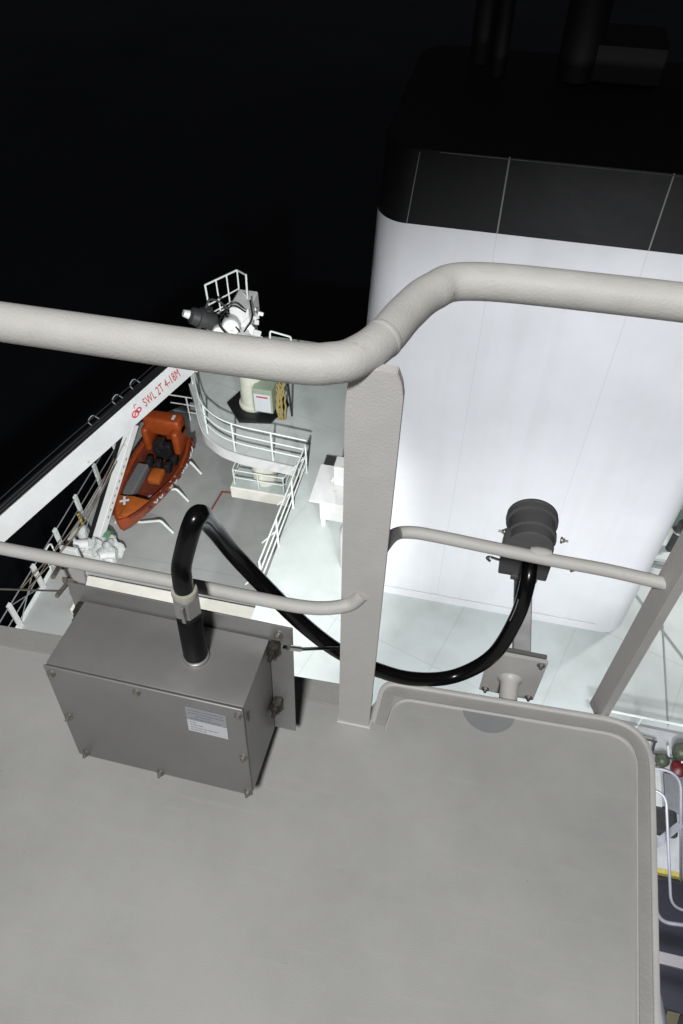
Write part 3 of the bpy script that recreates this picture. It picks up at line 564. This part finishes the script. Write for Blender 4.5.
top = [(-4, -2.5), (-4, ye(-4) - .04), (-.118, yl - .055), ] + [(p.x, p.y) for p in inn if p.y > .78 or p.x > .3]
bm = B(); prism(bm, top, -.0065, 0.0); obj('deck_plate', bm, deck_paint, pf, 60)
def sweep(prof, name, m, ocf=ocf):
    bm = B(); rows = []
    for i, p in enumerate(ocf):
        a = ocf[max(i - 1, 0)]; b = ocf[min(i + 1, len(ocf) - 1)]; t = (b - a).normalized(); nn = V((t.y, -t.x, 0)); rows.append([bm.verts.new(p + nn * o_ + V((0, 0, z))) for o_, z in prof])
    for i in range(len(rows) - 1):
        for k in range(len(prof) - 1): bm.faces.new((rows[i][k], rows[i][k + 1], rows[i + 1][k + 1], rows[i + 1][k]))
    return obj(name, bm, m, pf, 50)
sweep([(0, -.05), (0, .0090), (.002, .0105), (.010, .0105), (.012, .0090), (.0125, .0045)], 'rim_lip', post_paint)
sweep([(.0118, .0048), (.034, .0040), (.0365, .0043)], 'rim_channel', kerb_shade_paint)
bc = [V((-.069, .765, 0)), V((-.060, .8525, 0)), V((.4965, .8745, 0)), V((.4835, .30, 0)), V((.4665, -2.5, 0))]
bcf = fillet([bc[0], bc[1], V((.1, .859, 0))], .055, 10)[:-1] + fillet([V((.1, .859, 0)), bc[2], bc[3]], .075, 12)[1:-1] + [bc[3], bc[4]]
sweep([(-.003, .0002), (-.0012, .0048), (.0012, .0048), (.0045, .0002)], 'rim_bead', post_paint, bcf)
bm = B(); prism(bm, [(-4, ye(-4) - .042), (-.116, yl - .058), (-.116, yl + .001), (-4, ye(-4) + .001)], -.05, .004, bev=.0015); obj('edge_bar', bm, kerb_shade_paint, pf)
bm = B(); cP = pz(489, 709, 0); ring = [(cP.x + .062 * math.cos(R(180 + k * 180 / 24)), cP.y - .004 + .056 * math.sin(R(180 + k * 180 / 24))) for k in range(25)]
prism(bm, ring, .0002, .0012); obj('round_patch', bm, patch_paint, pf)
bm = B(); cyl(bm, (-.3, -1.6, -16), (-.3, -1.6, -.06), .4, 32); tag(obj('mast', bm, white, None, 40), 'white mast column carrying the near platform', 'mast')
# ================================================================ NEAR HANDRAILS
hr = thing('handrail', 'thick pale painted handrail bending round in front of the funnel', 'handrail', (-.14, .77, 0))
ctr = [(-900 and (-2.4, .741)), (-1.2, .741), (-.6, .741), (-.26, .742)]
ctr = [V((x, y, 1.05)) for x, y in ctr] + [pz(x, y, 1.05) for x, y in ((334, 363), (362, 354), (385, 337), (406, 313), (432, 292), (470, 281.5))] + [V((.14, .988, 1.05)), V((.5, .990, 1.05)), V((1.4, .99, 1.05))]
bm = B(); tube(bm, catmull(ctr, 14), .0268, 36); tr = obj('top_rail', bm, rail_paint, hr, 60)
wp = pz(383, 339, 1.05); wd = (pz(388, 334, 1.05) - pz(378, 343, 1.05)).normalized()
bm = B(); lathe2(bm, [(-.006, .0262), (-.003, .0276), (.003, .0276), (.006, .0262)], wp, wd, 36); obj('weld_seam', bm, rail_paint, tr, 60)
# flat bar post
pt = [py(338.5, 722, .758), py(369, 730, .758), py(403, 374, .785), py(398, 352, .79), py(352, 352, .785), py(345, 385, .785)]
pb_l, pb_r = py(338.5, 722, .758), py(369, 728, .758); 
def flat(bm, poly3, t):
    """poly3: front outline, extruded by vector t"""
    f = [bm.verts.new(p) for p in poly3]; g = [bm.verts.new(p + t) for p in poly3]; n = len(f)
    bm.faces.new(f); bm.faces.new(g[::-1])
    for i in range(n): bm.faces.new((f[i], g[i], g[(i + 1) % n], f[(i + 1) % n]))
    bmesh.ops.bevel(bm, geom=bm.edges[:], offset=.0012, segments=2, affect='EDGES'); return bm
xl = (-.183, -.188); xrr = (-.108, -.093)
print('post', py(338.5, 722, .765), py(369, 728, .765), py(345, 400, .765), py(404, 400, .765))
XL0, XR0 = py(338.5, 716, .765).x, py(369, 722, .765).x; XL1, XR1 = py(345, 400, .765).x, py(403, 400, .765).x
bm = B(); flat(bm, [V((XL0, .765, 0.001)), V((XR0, .765, 0.001)), V((XR1, .765, 1.0)), V((XR1 - .003, .765, 1.02)), V((XR1 - .010, .765, 1.04)), V((XL1 + .006, .765, 1.04)), V((XL1, .765, .97))], V((0, .014, 0)))
obj('post', bm, post_paint, hr)
bm = B(); box(bm, (XL0 - .004, .760, -.001), (XR0 + .005, .785, .004), bev=.002); obj('weld_seam', bm, post_paint, hr)
midL = [V((-2.2, .739, .5)), V((-1.2, .739, .5)), V((-.6, .738, .5))] + [pz(x, y, .5) for x, y in ((250, 597), (300, 606.5), (328, 608))] + [pz(350, 604, .505), py(363, 594, .766)]
bm = B(); tube(bm, catmull(midL, 12), .0128, 24); obj('middle_rail', bm, rail_paint, hr, 60)
midR = [py(372, 566, .785), py(384, 545, .83), pz(396, 534, .5), pz(412, 532.5, .5), pz(440, 537, .5)] + [V((.18, .944, .5)), V((.30, .942, .5)), V((.412, .934, .5))]
bm = B(); tube(bm, catmull(midR, 12), .0128, 24); mr = obj('middle_rail', bm, rail_paint, hr, 60)
bm = B(); lathe2(bm, [(-.02, .0128), (-.008, .0155), (.008, .0155), (.02, .0128)], pz(540, 555, .5), (1, 0, 0), 24); obj('weld_seam', bm, rail_paint, mr, 60)
bm = B(); flat(bm, [V((.411, .910, -.02)), V((.411, .958, -.02)), V((.411, .958, 1.05)), V((.411, .910, 1.05))], V((.024, 0, 0))); bmesh.ops.rotate(bm, cent=(.420, .915, 0), matrix=Matrix.Rotation(R(24), 3, 'Z'), verts=bm.verts[:])
obj('post', bm, post_paint, hr)
# ================================================================ BRACKET on the lower left rail
bk = thing('rail_bracket', 'grey bracket plate with long bolts clamped to the lower left rail', 'bracket', pz(70, 572, .5))
yb = .757
bm = B(); flat(bm, [py(50, 566, yb), py(84, 570, yb), py(86, 582, yb), py(82, 597, yb), py(76, 603, yb), py(66, 590, yb), py(54, 580, yb)], V((0, .006, 0))); obj('plate', bm, post_paint, bk)
for (x, y, x2, y2) in ((70, 580, 57, 596), (62, 562, 53, 577)):
    bm = B(); p = py(x, y, yb); q = py(x2, y2, yb - .055); n_ = (q - p).normalized(); hexbolt(bm, p, n_, .011, .008); tube(bm, [p, q], .0048, 12); obj('bolt', bm, bolt_steel, bk, 40)
bm = B(); tube(bm, [py(-60, 587, .80), py(60, 591, .765)], .0022, 8); obj('tie_rod', bm, bolt_steel, bk)
# ================================================================ STAINLESS JUNCTION BOX
bx = thing('junction_box', 'brushed steel junction box with bolted lid and small printed label, held below the rail', 'junction box', (-.687, .72, .397), rot=(-.108, 0, -.012))
MX = bx.matrix_basis.copy(); W_, D_, H_ = .384, .158, .316
def bbox(bm, a, b, bev=0., seg=2): return box(bm, a, b, M=MX, bev=bev, seg=seg)
bm = bbox(B(), (0, -D_ + .004, -H_), (W_, 0, 0), bev=.0025); obj('body', bm, steel, bx, 40)
bm = bbox(B(), (-.001, -D_ - .004, -H_ - .001), (W_ + .001, -D_ + .002, .0012), bev=.0028, seg=3); lid = obj('lid', bm, mat('brushed_lid', (.225, .224, .22), .46, metal=.45, bump=.2, bscale=50, var=.13, vscale=4), bx, 40)
bm = bbox(B(), (-.03, .003, -.318), (W_ + .046, .007, .042), bev=.001)
obj('back_plate', bm, steel_plate, bx)
for (u_, v_) in ((.012, -.018), (.012, -.165), (.018, -.305), (.185, -.312), (.182, -.016), (.376, -.018), (.376, -.165), (.376, -.305)):
    bm = B(); hexbolt(bm, MX @ V((u_, -D_ - .004, v_)), MX.to_3x3() @ V((0, -1, 0)), .0060, .0065, stem=.0 if v_ > -.1 else .005); obj('lid_bolt', bm, bolt_steel, bx, 40)
for k in (0,):
    M2 = MX @ Matrix.Translation((.276, -D_ - .0045, -.026)) @ Matrix.Rotation(R(90), 4, 'X') @ Matrix.Rotation(R(-1), 4, 'Z')
    bm = box(B(), (-.002, -.080, 0), (.076, 0, .0006), M=M2); lb = obj('printed_label', bm, label_grey, lid)
    bm = box(B(), (-.002, -.080, .0006), (.076, -.042, .0009), M=M2); obj('white_field', bm, label_white, lb)
    rnd = random.Random(4)
    for i, yy in enumerate((-.008, -.017, -.026, -.035, -.048, -.056, -.065, -.073)):
        bm = B(); x = .003 + (.012 if i == 2 else 0)
        while x < (.066, .066, .045, .060, .014, .020, .055, .03)[i]:
            l = rnd.uniform(.003, .010); box(bm, (x, yy - .0009, .0010), (x + l, yy + .0009, .0012), M=M2); x += l + .0016
        obj('text_line', bm, ink, lb)
for (u_, v_) in ((W_ + .002, -.012), (W_ + .002, -.205), (-.016, -.018)):
    bm = bbox(B(), (u_, -.018, v_ - .012), (u_ + .020, .002, v_ + .012), bev=.003); s = 1
    p = MX @ V((u_ + .010, -.019, v_)); hexbolt(bm, p, MX.to_3x3() @ V((0, -1, 0)), .009, .010, stem=.012); obj('mounting_lug', bm, mat('dark_bolt', (.05, .045, .04), .45, metal=.5), bx, 40)
bm = B(); hexbolt(bm, MX @ V((W_ + .018, .0, .015)), MX.to_3x3() @ V((0, -1, 0)), .006, .006); obj('plate_bolt', bm, bolt_steel, bx, 40)
bm = bbox(B(), (W_ + .0022, -D_ + .012, -.060), (W_ + .0035, -D_ + .018, -.03), bev=.001); obj('hinge_mark', bm, mat('dark_bolt', (.05, .045, .04)), bx)
# ================================================================ CABLE
gb = pz(196, 656, .408); gn = (MX.to_3x3() @ V((0, 0, 1))).normalized(); print('gland', gb, gn)
cb_ = thing('cable', 'thick glossy black cable looping from the steel box to the round sensor', 'cable', gb)
bm = B(); lathe2(bm, [(-.004, .025), (.004, .025), (.006, .022)], gb, gn, 32); obj('gland_ring', bm, gland_grey, cb_, 40)
bm = B(); lathe2(bm, [(.004, .0215), (.010, .0225), (.112, .0222), (.115, .0205), (.118, .0222), (.121, .0205), (.124, .0222), (.134, .0215)], gb, gn, 36); obj('rubber_boot', bm, boot_rubber, cb_, 50)
bm = B(); tube(bm, [gb + gn * .134, gb + gn * .176], .0250, 6); lathe2(bm, [(.176, .0215), (.180, .0215), (.182, .019), (.187, .019)], gb, gn, 28); box(bm, (-.003, -.003, 0), (.003, .003, .04), M=Matrix.Translation(gb + gn * .135 + V((.004, -.025, 0)))); obj('gland_nut', bm, gland_grey, cb_, 30)
bm = B(); lathe2(bm, [(.178, .0222), (.182, .0228), (.190, .0218), (.192, .0175)], gb, gn, 28); obj('sealant_collar', bm, clear_sleeve, cb_, 50)
g1 = gb + gn * .17
cpts = [g1, gb + gn * .215, gb + gn * .25 + V((.001, .010, 0)), py(197, 516, gb.y + .075), py(213, 528, gb.y + .13), py(236, 556, .815), py(268, 590, .825), py(305, 626, .835), py(340, 652, .85), py(378, 670, .875), py(415, 679, .90), py(455, 676, .94), py(492, 656, .97), py(516, 619, 1.0), py(527, 585, 1.03), py(530, 562, 1.07)]
bm = B(); tube(bm, catmull(cpts, 14), .0172, 28); obj('cable_sheath', bm, rubber, cb_, 80)
cp_ = catmull(cpts, 14); bm = B(); best = sorted(range(len(cp_)), key=lambda i: abs((512 - F * (cp_[i] - EYE).dot(up) / (cp_[i] - EYE).dot(fw)) - 608) + (0 if cp_[i].x > .05 else 999))[:9]
for i in sorted(best):
    d = (cp_[min(i + 1, len(cp_) - 1)] - cp_[i - 1]).normalized(); vw = (EYE - cp_[i]).normalized(); vw = (vw - d * vw.dot(d)).normalized(); sd_ = vw.cross(d); sd_ = sd_ if sd_.dot(rt) < 0 else -sd_
    for q in (0, .5):
        p = cp_[i].lerp(cp_[min(i + 1, len(cp_) - 1)], q) + (vw * .80 + sd_ * .60) * .01725; box(bm, (-.0012, -.0012, -.0008), (.0012, .0012, .0008), M=Matrix.Translation(p))
obj('jacket_print', bm, mid_grey, cb_)
cw = thing('thin_cable', 'thin black wire running right from the steel box lug to behind the post', 'wire', MX @ V((W_ + .03, 0, -.01)))
bm = B(); tube(bm, catmull([py(284, 647, .70), py(298, 649, .72), py(320, 648.5, .78), py(350, 648, .83)], 8), .0035, 10); obj('wire_sheath', bm, rubber, cw)
bm = B(); tube(bm, [py(288, 647.5, .702), py(300, 649, .725)], .0058, 10); obj('wire_terminal', bm, bright_steel, cw)
# ================================================================ SENSOR on its arm
sn = thing('sensor', 'dark grey round sensor housing on an arm outside the platform edge', 'sensor', py(512, 690, .93))
ax = (py(534, 515, 1.30) - py(529, 562, 1.13)); ax = V((.0, 1, -.05)).normalized()
c0 = py(530, 549, 1.14)
bm = B(); lathe2(bm, [(0, .046), (.004, .053), (.030, .053), (.032, .058), (.044, .058), (.046, .053), (.078, .0535), (.080, .060), (.092, .061), (.094, .0575), (.098, .0575), (.099, .0595), (.105, .0595), (.106, .051), (.100, .049)], c0, ax, 48); hd = obj('housing', bm, housing, sn, 40)
bm = B(); q = py(527, 566, 1.10); box(bm, q + V((-.060, -.008, -.036)), q + V((.050, .075, .034)), bev=.003); box(bm, q + V((-.030, -.012, -.045)), q + V((.030, .02, -.030)), bev=.002); obj('rear_box', bm, housing, sn, 40)
for (x, y) in ((500.5, 531), (566, 541)):
    bm = B(); p = py(x, y, 1.17); s = 1 if x > 530 else -1; hexbolt(bm, p - V((s * .010, 0, 0)), (s, 0, 0), .0055, .007, stem=.008); obj('side_bolt', bm, bolt_steel, sn, 40)
for (x, y, s) in ((494, 559, -1), (568, 568, 1)):
    bm = B(); p = py(x, y, 1.13); tube(bm, fillet([p - V((s * .012, 0, 0)), p + V((s * .012, 0, .006)), p + V((s * .018, 0, -.001)), p + V((s * .008, 0, -.010))], .006), .0032, 10); obj('wing_nut', bm, bright_steel, sn, 60)
a, b = py(523, 588, 1.13), py(521, 664, .985)
bm = B(); d = (b - a); ln = d.length; d.normalize(); x_, y_ = frame(d); Ma = Matrix.Translation(a) @ Matrix((V((1, 0, 0)), V((1, 0, 0)).cross(d).normalized() * -1, d)).transposed().to_4x4()
box(bm, (-.021, -.015, -.05), (.021, .015, ln), M=Ma, bev=.002); obj('arm', bm, mat('arm_grey', (.13, .13, .132), .45, var=.08, vscale=20), sn)
fp = [py(484, 652, .975), py(549, 664, .975), py(541, 699, .975), py(478, 686, .975)]
cxp = sum((p.x for p in fp)) / 4; hw = .068; z1 = py(516, 657, .975).z; z0 = py(510, 696, .975).z
bm = B(); flat(bm, [V((cxp - hw, .975, z0)), V((cxp + hw, .975, z0)), V((cxp + hw, .975, z1)), V((cxp - hw, .975, z1))], V((0, .009, 0))); fl = obj('flange_plate', bm, post_paint, sn)
bm = B(); flat(bm, [V((cxp - hw + .004, .986, z0)), V((cxp + hw - .004, .986, z0)), V((cxp + hw - .004, .986, z1 + .004)), V((cxp - hw + .004, .986, z1 + .004))], V((0, .009, 0))); obj('counter_plate', bm, mat('arm_grey', (.13, .13, .132)), sn)
for sx in (-1, 1):
    for zz in (z0 + .014, z1 - .014):
        bm = B(); hexbolt(bm, V((cxp + sx * (hw - .014), .974, zz)), (0, -1, .0), .0068, .006, stem=.005); obj('flange_bolt', bm, bolt_steel, fl, 40)
zc = (z0 + z1) / 2 - .012
bm = B(); lathe2(bm, [(-.07, .022), (.035, .022), (.045, .026), (.049, .031)], V((cxp - .004, .925, zc)), (0, 1, 0), 32); obj('stub_pipe', bm, post_paint, sn, 50)
